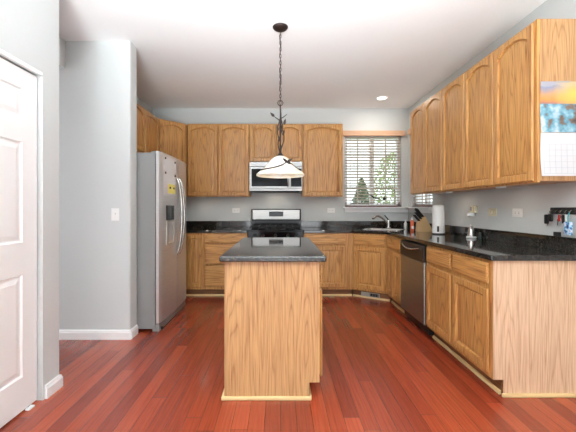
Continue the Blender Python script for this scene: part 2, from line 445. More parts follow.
# ------------------------------------------------------------------ outside
struct('ground', B(-10, 30, 5.5, 40, -0.5, -0.4), GRASS)
def tree(label, mat, x, y, h, r, conical):
    t = thing('garden_tree', label, 'tree', (x, y, -0.4))
    bm = BM(); tube(bm, [(0, 0, 0), (0.03, 0, h*0.4), (0, 0, h*0.85)], [0.07, 0.05, 0.02], 8); obj('trunk', bm, BARK, t, 60)
    bm = BM(); rnd = random.Random(int(x*100))
    for k in range(1500):
        u = rnd.random(); z = h*(0.22+0.78*u)
        rr = r*((1-u)**0.8 if conical else math.sqrt(max(0.02, 1-(2*u-1)**2)))*(0.55+0.5*rnd.random())
        a = rnd.random()*2*PI; s = 0.05+0.05*rnd.random()
        m_ = Matrix.Translation((rr*math.cos(a), rr*math.sin(a), z)) @ Matrix.Rotation(rnd.random()*6, 4, (rnd.random()-.5, rnd.random()-.5, rnd.random()-.5))
        v = [bm.verts.new(m_ @ Vector(p)) for p in ((-s, 0, 0), (0, -s*0.5, 0.01), (s, 0, 0), (0, s*0.5, 0.01))]; bm.faces.new(v)
    obj('crown', bm, mat, t)
tree('dark conical evergreen standing outside the sink window', LEAF1, 3.0, 12, 2.7, 0.7, True)
tree('pale green leafy tree standing outside the sink window', LEAF2, 4.9, 14, 4.0, 0.95, False)

# ------------------------------------------------------------------ cabinets
def rect_loop(x0, x1, z0, z1, y, rise=0.0, drop=0.0, n=12):
    # rectangle whose top edge is an arch: sides at z1-drop, crown at z1-drop+rise
    p = [(x0, y, z0), (x1, y, z0)]
    for k in range(n+1):
        s = k/n; x = x1+(x0-x1)*s
        p.append((x, y, z1-drop+rise*(1-(2*s-1)**2)))
    return p
def make_door(parent, x0, x1, z0, z1, arch=False, mat=OAK):
    st = 0.048 if arch else 0.054; rise = 0.05 if arch else 0; drop = 0.05 if arch else 0
    xi0, xi1, zi0, zi1 = x0+st, x1-st, z0+st+0.004, z1-(0.036 if arch else st)
    def out(i, y): return rect_loop(x0+i, x1-i, z0+i, z1-i, y)
    def inn(i, y): return rect_loop(xi0+i, xi1-i, zi0+i, zi1-i, y, rise, drop)
    bm = BM()
    loft(bm, [out(0.011, -0.0005), out(0.009, -0.006), out(0, -0.010), out(0, -0.014), out(0.006, -0.021), inn(-0.005, -0.021), inn(0, -0.016), inn(0.002, -0.004), inn(0.002, -0.002)], True, False)
    d = obj('door', bm, mat, parent, 25)
    bm = BM()
    loft(bm, [inn(0.0018, -0.001), inn(0.0018, -0.003), inn(0.007, -0.003), inn(0.012, -0.008), inn(0.034, -0.011)], True, True)
    obj('door_panel', bm, mat, d)
    return d
def make_drawer(parent, x0, x1, z0, z1, name='drawer'):
    def out(i, y): return [(x0+i, y, z0+i), (x1-i, y, z0+i), (x1-i, y, z1-i), (x0+i, y, z1-i)]
    bm = BM(); loft(bm, [out(0.011, -0.0005), out(0.009, -0.006), out(0, -0.009), out(0, -0.012), out(0.005, -0.0155), out(0.011, -0.0165), out(0.014, -0.021)], True, True)
    return obj(name, bm, OAKH, parent)
def upper(label, wdt, z0, z1, loc, rz, doors, depth=0.305, carcass=None, group='oak wall cabinets', endpanel=None):
    t = thing('upper_cabinet', label, 'cabinet', (loc[0], loc[1], 0), rz, group)
    if carcass is None:
        bm = B(0.001, wdt-0.001, 0.018, depth, z0+0.012, z1-0.001)
    else:
        bm = BM(); prism(bm, carcass, z0+0.012, z1-0.001)
    obj('carcass', bm, IPANEL if endpanel else OAK, t)
    bm = BM(); f = 0.036
    box(bm, 0.001, f, 0, 0.018, z0, z1, bev=0.0015); box(bm, wdt-f, wdt-0.001, 0, 0.018, z0, z1, bev=0.0015)
    box(bm, f, wdt-f, 0, 0.0175, z0, z0+f); box(bm, f, wdt-f, 0, 0.0175, z1-f, z1)
    if len(doors) == 2: box(bm, doors[0][1]-0.012, doors[1][0]+0.012, 0.012, 0.0175, z0+f, z1-f)
    obj('face_frame', bm, OAK, t)
    for a, b in doors: make_door(t, a, b, z0+0.012, z1-0.018, True)
    return t
ZT, ZB = 2.445, 1.382
YU = 4.725
def pair(wd, e=0.016, g=0.02): return [(e, wd/2-g/2), (wd/2+g/2, wd-e)]
# left run over the refrigerator (faces +X)
upper('short oak wall cabinet mounted over the stainless refrigerator', 0.905, 1.887, ZT, (-1.68, 3.53), PI/2, pair(0.905, 0.012, 0.012))
# diagonal corner
a_ = math.atan2(4.725-4.44, -1.385+1.68); Lc = math.hypot(4.725-4.44, 0.295)
ca, sa = math.cos(-a_), math.sin(-a_)
def loc2(px, py, ox, oy, a): 
    dx, dy = px-ox, py-oy; c, s = math.cos(-a), math.sin(-a); return (dx*c-dy*s, dx*s+dy*c)
cp = [loc2(x, y, -1.68, 4.44, a_) for x, y in ((-1.668, 4.455), (-1.398, 4.716), (-1.366, 4.74), (-1.366, 5.048), (-1.998, 5.048), (-1.998, 4.437), (-1.69, 4.437))]
cp = [(x, max(y, 0.018)) for x, y in cp]
upper('angled oak corner wall cabinet between refrigerator and the back wall run', Lc, ZB, ZT, (-1.68, 4.44), a_, [(0.014, Lc-0.014)], carcass=cp)
# back wall run
upper('tall two-door oak wall cabinet between corner cabinet and microwave', 0.904, ZB, ZT, (-1.361, YU), 0, [(0.01, 0.443), (0.459, 0.894)])
upper('short two-door oak wall cabinet directly above the microwave', 0.772, 1.884, ZT, (-0.456, YU), 0, [(0.01, 0.379), (0.393, 0.762)])
upper('wide single-door oak wall cabinet between microwave and window', 0.59, ZB, ZT, (0.318, YU), 0, [(0.014, 0.576)])
# right wall run (faces -X), local x runs toward the camera
upper('two-door oak wall cabinet beside the side window, above the knife block', 0.80, ZB, ZT, (1.664, 4.115), -PI/2, [(0.004, 0.394), (0.404, 0.796)], depth=0.321)
upper('single-door oak wall cabinet in the middle of the side wall run', 0.40, ZB, ZT, (1.664, 3.315), -PI/2, [(0.004, 0.396)], depth=0.321)
upper('two-door oak wall cabinet whose pale end panel carries the calendar', 0.815, ZB, ZT, (1.664, 2.915), -PI/2, [(0.004, 0.402), (0.412, 0.798)], depth=0.321, endpanel=True)

CT0, CT1 = 0.879, 0.914
def base(label, wdt, loc, rz, drawers, doors, depth=0.61, carcass=None, cut=None, toe=True, panel=False, stiles=(), group='oak base cabinets', name='base_cabinet', toe_x=(0, None), x0=0.001):
    t = thing(name, label, 'cabinet', (loc[0], loc[1], 0), rz, group)
    x1 = wdt-0.001
    if carcass is None: bm = B(x0, x1, 0.018, depth, 0.105, CT0-0.001)
    else:
        bm = BM(); prism(bm, carcass, 0.105, 0.69); prism(bm, carcass, 0.69, CT0-0.001, [cut])
    obj('carcass', bm, OAK, t)
    bm = BM(); f = 0.036; z0, z1 = 0.105, CT0-0.001
    box(bm, max(0.001, x0), f, 0, 0.018, z0, z1, bev=0.0015); box(bm, wdt-f, x1, 0, 0.018, z0, z1, bev=0.0015)
    box(bm, f, wdt-f, 0, 0.0175, z0, z0+f); box(bm, f, wdt-f, 0, 0.0175, z1-f, z1); box(bm, f, wdt-f, 0.0008, 0.017, 0.685, 0.725)
    for a, b in stiles: box(bm, a, b, 0.0004, 0.0172, z0+f, z1-f)
    obj('face_frame', bm, OAK, t)
    for a, b, c, d in drawers: make_drawer(t, a, b, c, d)
    for a, b, c, d in doors: make_door(t, a, b, c, d)
    if toe:
        ta, tb = toe_x[0], (toe_x[1] if toe_x[1] is not None else wdt)
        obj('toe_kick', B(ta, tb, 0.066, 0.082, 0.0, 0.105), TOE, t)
        bm = BM(); pr = [(0.066, 0.0), (0.05, 0.0), (0.051, 0.013), (0.057, 0.021), (0.066, 0.024)]
        loft(bm, [[(ta, y, z) for y, z in pr], [(tb, y, z) for y, z in pr]], True, True); obj('shoe_molding', bm, SHOE, t)
    return t
YF = 4.43
DZ = (0.718, 0.854); OZ = (0.136, 0.69)
base('oak base cabinet with one narrow door between refrigerator and drawer stack', 0.93, (-1.99, YF), 0, [], [(0.726, 0.915, 0.136, 0.854)], stiles=[(0.68, 0.73)])
base('three-drawer oak base cabinet beside the gas range', 0.604, (-1.06, YF), 0,
     [(0.02, 0.585, 0.742, 0.86), (0.02, 0.585, 0.452, 0.725), (0.02, 0.585, 0.145, 0.435)], [])
base('oak base cabinet with one drawer and door between range and corner sink', 0.674, (0.312, YF), 0,
     [(0.014, 0.572, 0.722, 0.86)], [(0.014, 0.572, 0.136, 0.695)], stiles=[(0.57, 0.64)])
# diagonal sink base
P1, P2 = (0.987, 4.43), (1.374, 4.19)
ad = math.atan2(P2[1]-P1[1], P2[0]-P1[0]); Ld = math.hypot(P2[0]-P1[0], P2[1]-P1[1])
cp = [loc2(x, y, *P1, ad) for x, y in ((0.9875, 4.452), (1.392, 4.192), (1.985, 4.192), (1.985, 5.048), (0.9875, 5.048))]
cp[0] = (cp[0][0], max(cp[0][1], 0.0185)); cp[1] = (cp[1][0], max(cp[1][1], 0.0185))
SX, SY, SA = 1.44, 4.56, ad     # corner sink
def sink_loop(l, wd, r=0.05):
    p = []
    for cx, cy, a0 in ((l-r, wd-r, 0), (-l+r, wd-r, PI/2), (-l+r, -wd+r, PI), (l-r, -wd+r, 1.5*PI)):
        for k in range(5):
            a = a0+PI/2*k/4; p.append((cx+r*math.cos(a), cy+r*math.sin(a)))
    return p
def tosink(p, z): 
    c, s = math.cos(SA), math.sin(SA); return (SX+p[0]*c-p[1]*s, SY+p[0]*s+p[1]*c, z)
cut = [loc2(*tosink(p, 0)[:2], *P1, ad) for p in sink_loop(0.27, 0.19)]
base('angled oak corner base cabinet under the sink', Ld, P1, ad, [(0.02, Ld-0.02, 0.722, 0.86)], [(0.02, Ld-0.02, 0.136, 0.695)], carcass=cp, cut=cut, toe_x=(-0.02, Ld+0.025))
# right run
base('narrow two-door oak base cabinet between sink corner and dishwasher', 0.533, (1.374, 4.19), -PI/2,
     [(0.05, 0.515, 0.722, 0.858)], [(0.05, 0.272, 0.136, 0.695), (0.29, 0.515, 0.136, 0.695)], depth=0.61)
t = base('wide oak base cabinet ending the counter, beside the dishwasher', 0.943, (1.374, 3.042), -PI/2,
     [(0.018, 0.452, *DZ), (0.476, 0.918, *DZ)], [(0.018, 0.452, *OZ), (0.476, 0.918, *OZ)], depth=0.61, stiles=[(0.445, 0.485)], toe_x=(0, 0.925))
bm = BM()
loft(bm, [[(x, y, z) for y, z in ((0.0, 0.108), (0.066, 0.108), (0.066, 0.0), (0.611, 0.0), (0.611, CT0-0.001), (0.0, CT0-0.001))] for x in (0.9425, 0.95)], True, True)
obj('end_panel', bm, PANEL, t)
bm = BM(); box(bm, 0.95, 0.966, 0.05, 0.611, 0, 0.024, bev=0.005); obj('end_molding', bm, SHOE, t)

# island (doors face +X), local x runs away from the camera
t = thing('kitchen_island', 'free-standing oak island with black granite top in the middle of the floor', 'kitchen island', (0.247, 2.06, 0), PI/2)
IL = 1.26
obj('carcass', B(0.012, IL, 0.018, 0.596, 0.105, CT0-0.001), OAK, t)
bm = BM(); f = 0.036
for a, b in ((0.0125, 0.048), (0.60, 0.66), (IL-f, IL)): box(bm, a, b, -0.0004, 0.018, 0.105, CT0-0.001)
for a, b in ((0.105, 0.141), (0.685, 0.725), (0.84, CT0-0.0015)): box(bm, 0.048, IL-f, 0.0005, 0.0175, a, b)
obj('face_frame', bm, OAK, t)
for a, b in ((0.022, 0.615), (0.645, IL-0.02)):
    make_drawer(t, a, b, *DZ); m2 = (a+b)/2
    make_door(t, a, m2-0.005, *OZ); make_door(t, m2+0.005, b, *OZ)
bm = BM()
loft(bm, [[(x, y, z) for y, z in ((0.0, 0.108), (0.068, 0.108), (0.068, 0.0), (0.597, 0.0), (0.597, CT0-0.001), (0.0, CT0-0.001))] for x in (0.0, 0.012)], True, True)
obj('front_panel', bm, IPANEL, t)
bm = BM(); box(bm, 0.01, IL, 0.597, 0.607, 0, CT0-0.001); obj('back_panel', bm, IPANEL, t)
bm = BM(); box(bm, -0.016, 0, 0.052, 0.623, 0, 0.024, bev=0.006); box(bm, 0, IL, 0.607, 0.623, 0, 0.024, bev=0.006); box(bm, 0, IL, 0.05, 0.066, 0, 0.024, bev=0.006); obj('shoe_molding', bm, SHOE, t)
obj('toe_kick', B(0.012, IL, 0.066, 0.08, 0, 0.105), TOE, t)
bm = BM(); box(bm, -0.032, IL+0.028, -0.04, 0.632, CT0, CT1, bev=0.006); obj('granite_top', bm, GRAN, t)

# ------------------------------------------------------------------ counters
def counter(label, outer, splash, labs, hole=None):
    t = thing('countertop', label, 'countertop', (0, 0, CT0))
    bm = BM(); prism(bm, outer, 0, CT1-CT0, [hole] if hole else [])
    bmesh.ops.recalc_face_normals(bm, faces=bm.faces[:])
    o = obj('granite_slab', bm, GRAN, t)
    md = o.modifiers.new('edge', 'BEVEL'); md.width = 0.004; md.segments = 2; md.limit_method = 'ANGLE'; md.angle_limit = math.radians(50)
    for (x0, x1, y0, y1) in splash:
        b = obj('granite_backsplash', B(x0, x1, y0, y1, CT1+0.0002, CT1+0.102, bev=0.003), GRAN)
        tag(b, labs.pop(0), 'backsplash')
    return t
ov = 0.028
counter('black granite countertop between refrigerator and range', [(-1.99, YF-ov), (-0.462, YF-ov), (-0.462, YB-0.002), (-1.99, YB-0.002)], [(-1.98, -0.462, YB-0.022, YB-0.002)], ['black granite backsplash strip between refrigerator and range'])
nd = Vector((math.sin(ad), -math.cos(ad)))*ov
q1 = (P1[0]+nd.x-0.012, YF-ov); q2 = (1.374-ov, P2[1]+nd.y+0.008)
hole = [tosink(p, 0)[:2] for p in sink_loop(0.25, 0.175)]
counter('black granite countertop from range round the sink corner to the pale end panel',
        [(0.318, YF-ov), q1, q2, (1.374-ov, 2.07), (XR-0.002, 2.07), (XR-0.002, YB-0.002), (0.318, YB-0.002)],
        [(0.318, XR-0.024, YB-0.022, YB-0.002), (XR-0.022, XR-0.002, 2.08, YB-0.002)],
        ['black granite backsplash strip from range to the corner below the window', 'speckled granite backsplash strip along the side wall below the key rack'], hole)
# sink
t = thing('kitchen_sink', 'stainless drop-in sink set diagonally in the corner countertop', 'sink', (SX, SY, CT1), SA)
bm = BM()
def sl(l, wd, z): return [(x, y, z) for x, y in sink_loop(l, wd)]
loft(bm, [sl(0.262, 0.187, 0.0005), sl(0.262, 0.187, 0.006), sl(0.245, 0.170, 0.007), sl(0.238, 0.163, 0.0), sl(0.228, 0.153, -0.17)], False, True)
obj('basin', bm, CHROME, t, 40)
bm = BM(); lathe(bm, [(0.045, -0.1695), (0.045, -0.166), (0.03, -0.167)], (0, 0, 0), 20); obj('drain', bm, CHROME, t, 40)
# faucet
fx, fy = 1.588, 4.77
t = thing('kitchen_faucet', 'brushed nickel faucet with curved spout behind the corner sink', 'faucet', (fx, fy, CT1))
bm = BM(); lathe(bm, [(0.034, 0.0005), (0.034, 0.008), (0.026, 0.014), (0.023, 0.03), (0.022, 0.11), (0.018, 0.125), (0.0, 0.128)], (0, 0, 0), 20, cap=False); obj('faucet_body', bm, CHROME, t, 40)
bm = BM(); pts = []
for s in [i/12 for i in range(13)]:
    d = 0.255*s; pts.append((-d*0.98, -d*0.2, 0.055+0.135*math.sin(PI*0.5*min(1, s*1.35))-(0.04*max(0, s-0.74)/0.26)))
tube(bm, pts, [0.014]*11+[0.016, 0.017], 10); obj('spout', bm, CHROME, t, 40)
bm = BM(); tube(bm, [(0, 0, 0.122), (-0.02, -0.01, 0.15), (-0.065, -0.02, 0.20)], [0.012, 0.009, 0.007], 8); obj('lever_handle', bm, BLACKP, t, 40)

# ------------------------------------------------------------------ appliances
# refrigerator (faces +X): local frame world-aligned at the near front floor corner
FX, FY0, FY1, FZ = -1.164, 3.174, 4.074, 1.775
t = thing('refrigerator', 'side-by-side stainless refrigerator beside the grey stub wall', 'refrigerator', (FX, FY0, 0))
W = FY1-FY0
obj('cabinet_body', B(-0.80, -0.068, 0.004, W-0.004, 0.03, FZ-0.012, bev=0.006), GREYM, t)
obj('door_gasket', B(-0.0685, -0.0575, 0.014, W-0.014, 0.09, FZ-0.02), BLACKP, t)
bm = BM(); box(bm, -0.10, -0.03, 0.01, W-0.01, 0.0, 0.075, bev=0.008); obj('kick_grille', bm, GREYM, t)
sy = 0.487
for nm, y0, y1 in (('freezer_door', 0.0, sy-0.004), ('fridge_door', sy+0.004, W)):
    bm = BM(); n = 14; loops = []
    fr = []
    for k in range(n+1):
        y = y0+(y1-y0)*k/n; g = y/W
        bulge = 0.018*(1-(2*g-1)**2)-0.018
        e = min(y-y0, y1-y); e = 0.012*(1-min(1, e/0.02))**2
        fr.append((bulge-e, y))
    sec = [(-0.058, y0)]+fr+[(-0.058, y1)]
    for z, ins in ((0.085, 0.006), (0.092, 0), (FZ-0.008, 0), (FZ, 0.006)):
        loops.append([(x-(ins if i not in (0, len(sec)-1) else 0), y, z) for i, (x, y) in enumerate(sec)])
    loft(bm, loops, True, True); d = obj(nm, bm, STEELF, t, 30)
    if nm == 'freezer_door':
        bm = BM(); box(bm, -0.03, 0.004, 0.14, 0.36, 1.09, 1.245, bev=0.004); obj('dispenser_controls', bm, BLACKG, d)
        bm = BM()
        def dl(i, x): return [(x, 0.14+i, 0.84+i), (x, 0.36-i, 0.84+i), (x, 0.36-i, 1.088-i), (x, 0.14+i, 1.088-i)]
        loft(bm, [dl(0, -0.03), dl(0, 0.004), dl(0.014, 0.005), dl(0.02, -0.02)], True, True); obj('dispenser_recess', bm, VENTM, d)
    hy = sy-0.045 if nm == 'freezer_door' else sy+0.045
    bm = BM(); pts = []
    for k in range(17):
        s = k/16; z = 0.70+0.85*s; pts.append((0.004+0.058*math.sin(PI*s)**0.55, hy, z))
    tube(bm, pts, 0.0125, 10); obj('door_handle', bm, CHROME, d, 40)
for yy in (0.05, W-0.05):
    bm = BM(); box(bm, -0.11, -0.02, yy-0.03, yy+0.03, FZ-0.012, FZ+0.006, bev=0.004); obj('hinge_cover', bm, GREYM, t)
bm = BM(); lathe(bm, [(0.014, 0), (0.016, 0.01), (0.016, 0.02), (0.008, 0.024)], (0, 0, 0), 12)
bmesh.ops.transform(bm, verts=bm.verts[:], matrix=Matrix.Translation((-0.03, 0.06, 0.022)) @ Matrix.Rotation(PI/2, 4, 'Y')); obj('roller', bm, BLACKP, t, 40)
# papers and magnets on the freezer door
def fridge_x(y):   # door surface near the centre of the freezer door
    g = (y-FY0)/W; return FX+0.018*(1-(2*g-1)**2)-0.018
def sheet(name, label, y0, y1, z0, z1, mat, off, cat='paper'):
    bm = BM(); n = 6
    rows = [[(fridge_x(y0+(y1-y0)*k/n)+off+dx, y0+(y1-y0)*k/n, z) for z in (z0, z1)] for dx in (0.0, 0.0008) for k in range(n+1)]
    loops = [[rows[k][0], rows[k][1], rows[k+n+1][1], rows[k+n+1][0]] for k in range(n+1)]
    loft(bm, loops, True, True)
    return tag(obj(name, bm, mat), label, cat)
sheet('paper_sheet', 'white paper sheet topmost on the refrigerator door', 3.25, 3.60, 1.59, 1.745, PAPER, 0.001)
sheet('paper_sheet', 'white paper sheet below another on refrigerator, under the yellow note', 3.255, 3.58, 1.345, 1.585, PAPER, 0.001)
sheet('sticky_note', 'yellow note held by two magnets on the refrigerator', 3.36, 3.57, 1.37, 1.47, YELLOW, 0.0025, 'note')
mg = None
for lab, y, z, off in (('black magnet at near top corner of the topmost refrigerator paper', 3.29, 1.725, 0.002), ('black magnet at far top corner of the topmost refrigerator paper', 3.56, 1.715, 0.002),
                       ('black magnet at near top corner of the lower refrigerator paper', 3.295, 1.577, 0.002), ('black magnet at far top corner of the lower refrigerator paper', 3.56, 1.568, 0.002),
                       ('black magnet on the yellow note, nearer the paper edge', 3.41, 1.43, 0.0036), ('black magnet on the yellow note, nearer the door handle', 3.52, 1.43, 0.0036)):
    if mg is None:
        bm = BM(); lathe(bm, [(0.011, 0), (0.012, 0.004), (0.009, 0.008)], (0, 0, 0), 14)
        bmesh.ops.rotate(bm, verts=bm.verts[:], matrix=Matrix.Rotation(PI/2, 3, 'Y')); o = mg = obj('fridge_magnet', bm, BLACKP, None, 40)
    else: o = mg.copy(); C.objects.link(o)
    o.location = (fridge_x(y)+off, y, z); tag(o, lab, 'magnet', 'magnets on the refrigerator')

# range
RXc = -0.07
t = thing('gas_range', 'stainless and black gas range between the base cabinets', 'stove', (RXc, 4.39, 0))
obj('range_body', B(-0.377, 0.377, 0.03, 0.63, 0.02, 0.895, bev=0.004), ENAMEL, t)
bm = BM(); box(bm, -0.375, 0.375, 0.0, 0.03, 0.23, 0.77, bev=0.006); d = obj('oven_door', bm, STEEL, t)
obj('oven_window', B(-0.26, 0.26, -0.003, 0.004, 0.34, 0.62, bev=0.002), BLACKG, d)
bm = BM(); tube(bm, [(-0.31, 0.0, 0.72), (-0.31, -0.04, 0.72), (0.31, -0.04, 0.72), (0.31, 0.0, 0.72)], 0.011, 10); obj('oven_handle', bm, CHROME, d, 50)
obj('storage_drawer', B(-0.375, 0.375, 0.002, 0.03, 0.06, 0.22, bev=0.006), STEEL, t)
obj('control_panel', B(-0.38, 0.38, -0.01, 0.06, 0.785, 0.905, bev=0.008), ENAMEL, t)
for x in (-0.28, -0.17, 0.0, 0.17, 0.28):
    bm = BM(); lathe(bm, [(0.024, 0), (0.022, 0.012), (0.016, 0.03), (0.014, 0.034)], (0, 0, 0), 16)
    bmesh.ops.transform(bm, verts=bm.verts[:], matrix=Matrix.Translation((x, -0.009, 0.85)) @ Matrix.Rotation(PI/2, 4, 'X')); obj('knob', bm, BLACKP, t, 40)
bm = BM(); box(bm, -0.383, 0.383, -0.005, 0.56, 0.896, 0.922, bev=0.006); obj('cooktop', bm, ENAMEL, t)
for cx, cy in ((-0.2, 0.14), (0.2, 0.14), (-0.2, 0.4), (0.2, 0.4), (0, 0.27)):
    bm = BM(); lathe(bm, [(0.05, 0.922), (0.05, 0.932), (0.036, 0.934), (0.034, 0.944), (0.0, 0.946)], (cx, cy, 0), 18, cap=False); obj('burner', bm, IRON, t, 40)
for x0, x1 in ((-0.35, -0.125), (-0.11, 0.11), (0.125, 0.35)):
    bm = BM(); z = 0.956
    for y in (0.02, 0.27, 0.52): box(bm, x0, x1, y-0.006, y+0.006, z, z+0.012)
    for x in (x0+0.006, (x0+x1)/2, x1-0.006): box(bm, x-0.006, x+0.006, 0.02, 0.52, z, z+0.012)
    for x in (x0+0.006, x1-0.006):
        for y in (0.02, 0.27, 0.52): box(bm, x-0.006, x+0.006, y-0.006, y+0.006, 0.922, z)
    obj('burner_grate', bm, IRON, t)
bm = BM(); box(bm, -0.372, 0.372, 0.57, 0.635, 0.90, 1.045); box(bm, -0.378, 0.378, 0.555, 0.635, 1.03, 1.205, bev=0.012); g = obj('backguard', bm, ENAMEL, t)
bm = BM(); box(bm, -0.36, 0.36, 0.548, 0.558, 1.045, 1.192, bev=0.004); obj('backguard_fascia', bm, STEELB, g)
obj('display', B(-0.108, 0.108, 0.5445, 0.549, 1.09, 1.165, bev=0.002), BLACKG, g)

# microwave
t = thing('over_range_microwave', 'stainless over-range microwave under the short oak cabinet', 'microwave', (RXc, 4.62, 1.462))
obj('microwave_body', B(-0.378, 0.378, 0.022, 0.425, 0.0, 0.418, bev=0.003), STEEL, t)
bm = BM(); box(bm, -0.378, 0.20, -0.002, 0.022, 0.03, 0.345, bev=0.005); d = obj('microwave_door', bm, STEEL, t)
obj('door_window', B(-0.345, 0.165, -0.0045, 0.0, 0.065, 0.315, bev=0.003), BLACKG, d)
bm = BM(); tube(bm, [(0.172, 0, 0.06), (0.172, -0.035, 0.075), (0.172, -0.04, 0.19), (0.172, -0.035, 0.305), (0.172, 0, 0.32)], 0.011, 10); obj('door_handle', bm, CHROME, d, 50)
bm = BM(); box(bm, 0.204, 0.378, -0.002, 0.022, 0.03, 0.345, bev=0.005); d = obj('control_panel', bm, STEEL, t)
obj('keypad', B(0.216, 0.366, -0.0045, 0.0, 0.06, 0.32, bev=0.003), BLACKG, d)
bm = BM(); box(bm, -0.378, 0.378, -0.001, 0.022, 0.35, 0.416, bev=0.004); obj('vent_strip', bm, STEEL, t)
bm = BM(); box(bm, -0.34, 0.34, 0.05, 0.36, -0.008, 0.002); obj('grease_filter', bm, IRON, t)
bm = BM(); box(bm, -0.378, 0.378, 0.0, 0.022, 0.0, 0.027, bev=0.003); obj('lower_strip', bm, STEEL, t)

l = bpy.data.lights.new('cooktop_light', 'AREA'); l.shape = 'RECTANGLE'; l.size = 0.3; l.size_y = 0.05; l.energy = 0.4; l.color = (1, 0.86, 0.7)
lo = bpy.data.objects.new('cooktop_light', l); C.objects.link(lo); lo.location = (RXc, 4.9, 1.45)
# dishwasher (faces -X)
t = thing('dishwasher', 'stainless dishwasher with black control panel built into the base cabinets', 'dishwasher', (1.374, 3.652, 0), -PI/2)
obj('dishwasher_body', B(0.004, 0.604, 0.02, 0.58, 0.02, 0.872), BLACKP, t)
bm = BM(); box(bm, 0.006, 0.602, -0.026, 0.02, 0.11, 0.70, bev=0.008); d = obj('dishwasher_door', bm, STEEL, t)
bm = BM(); box(bm, 0.006, 0.602, -0.03, 0.02, 0.704, 0.862, bev=0.008); d = obj('control_panel', bm, BLACKP, t)
bm = BM(); pts = [(0.08+0.44*k/12, -0.032-0.022*math.sin(PI*k/12), 0.825-0.028*math.sin(PI*k/12)) for k in range(13)]
tube(bm, pts, 0.009, 8); obj('handle', bm, CHROME, d, 50)
obj('toe_panel', B(0.006, 0.602, 0.05, 0.07, 0.0, 0.105), BLACKP, t)

# ------------------------------------------------------------------ lights in the room
t = thing('pendant_lamp', 'bronze vine pendant lamp with alabaster glass shade above the island', 'lamp', (-0.003, 2.78, ZC))
bm = BM(); lathe(bm, [(0.012, -0.034), (0.03, -0.03), (0.058, -0.014), (0.066, -0.004), (0.066, 0)], (0, 0, 0), 28); obj('ceiling_canopy', bm, BRONZE, t, 50)
zc = -0.034
k = 0; bm = BM()
while zc > -0.64:
    pts = []
    for j in range(12):
        a = 2*PI*j/12; u, v = 0.0075*math.cos(a), 0.0175*math.sin(a)
        pts.append((u if k % 2 else 0, 0 if k % 2 else u, zc-0.016+v))
    tube(bm, pts, 0.0026, 6, closed=True); zc -= 0.0285; k += 1
obj('chain', bm, BRONZE, t, 60)
bm = BM(); pts = [(0.006*math.cos(i*0.9), 0.006*math.sin(i*0.9), -0.03-0.02*i) for i in range(31)]
tube(bm, pts, 0.0032, 6); obj('power_cord', bm, BRONZE, t, 60)
def zz(py): return CH-(py-VY)*2.78/F-ZC     # height of a photo row at the lamp
def xx(px): return (px-VX)*2.78/F+0.003
bm = BM(); r0 = [(0.022*math.cos(2*PI*j/16), 0, zz(103)+0.022*math.sin(2*PI*j/16)) for j in range(16)]
tube(bm, r0, 0.004, 8, closed=True); obj('loop_ring', bm, BRONZE, t, 60)
bm = BM()
tube(bm, [(0, 0, zz(105.5)), (0.003, 0.002, zz(115)), (0, 0, zz(125)), (0, 0, zz(155))], [0.006, 0.008, 0.008, 0.007], 8)
obj('stem', bm, BRONZE, t, 60)
for ph, am in ((0, 0.026), (2.2, 0.022), (4.2, 0.026)):
    bm = BM(); pts = []
    for i in range(15):
        s = i/14; a = ph+s*3.6; rr = 0.006+am*math.sin(PI*min(1, s*1.08))
        pts.append((rr*math.cos(a), rr*math.sin(a), zz(119+35*s)))
    tube(bm, pts, 0.0052, 7); obj('vine', bm, BRONZE, t, 60)
bm = BM(); tube(bm, [(0, 0, zz(121)), (xx(277), 0, zz(118.5)), (xx(273.5), 0, zz(116))], [0.005, 0.004, 0.003], 7); tube(bm, [(0, 0, zz(119)), (xx(284), -0.01, zz(117)), (xx(287), -0.01, zz(114.5))], [0.005, 0.004, 0.0025], 7)
obj('branch', bm, BRONZE, t, 60)
def leaf(base_, tip, wid, nrm=(0, -1, 0.2)):
    bm = BM(); b_, t_ = Vector(base_), Vector(tip); d = t_-b_; s = d.cross(Vector(nrm)).normalized()
    n_ = Vector(nrm).normalized()
    lo, hi = [], []
    for i in range(9):
        u = i/8; wv = wid*math.sin(PI*u**0.8)*(1-0.25*u)+0.0006
        for L_, off in ((lo, -0.0012), (hi, 0.0012)):
            c_ = b_+d*u+n_*off
            L_.append([c_-s*wv-n_*wv*0.3, c_, c_+s*wv-n_*wv*0.3])
    loops = [[lo[i][0], lo[i][1], lo[i][2], hi[i][2], hi[i][1], hi[i][0]] for i in range(9)]
    loft(bm, loops, True, True); return obj('leaf', bm, BRONZE, t, 60)
leaf((xx(274.5), 0, zz(116.5)), (xx(270.2), -0.005, zz(112.6)), 0.013)
leaf((xx(284), -0.01, zz(125)), (xx(285.5), -0.012, zz(119)), 0.012)
leaf((xx(278.5), -0.015, zz(131)), (xx(277), -0.02, zz(125.5)), 0.009)
leaf((xx(282.5), 0.01, zz(135)), (xx(284.8), 0.012, zz(129)), 0.010)
bm = BM(); lathe(bm, [(0.034, zz(158)), (0.03, zz(155.5)), (0.018, zz(154)), (0.008, zz(152))], (0, 0, 0), 20); obj('shade_holder', bm, BRONZE, t, 50)
prof = [(156.2, 0.03), (157.5, 0.055), (160, 0.083), (163, 0.105), (166, 0.124), (168.5, 0.142), (170.5, 0.163), (172.3, 0.186), (173.6, 0.2), (174.8, 0.2065), (175.8, 0.2045)]
bm = BM(); pr = [(r, zz(p)) for p, r in prof]; inn_ = [(r-0.004, z-0.003) for r, z in reversed(pr)]
lathe(bm, pr+inn_, (0, 0, 0), 48, cap=False); sh = obj('glass_shade', bm, ALAB, t, 60)
bm = BM(); lathe(bm, [(0.008, zz(158)), (0.014, zz(162)), (0.03, zz(167)), (0.032, zz(170)), (0.02, zz(173)), (0.0, zz(174))], (0, 0, 0), 16, cap=False); obj('bulb', bm, LIGHTON, t, 60)
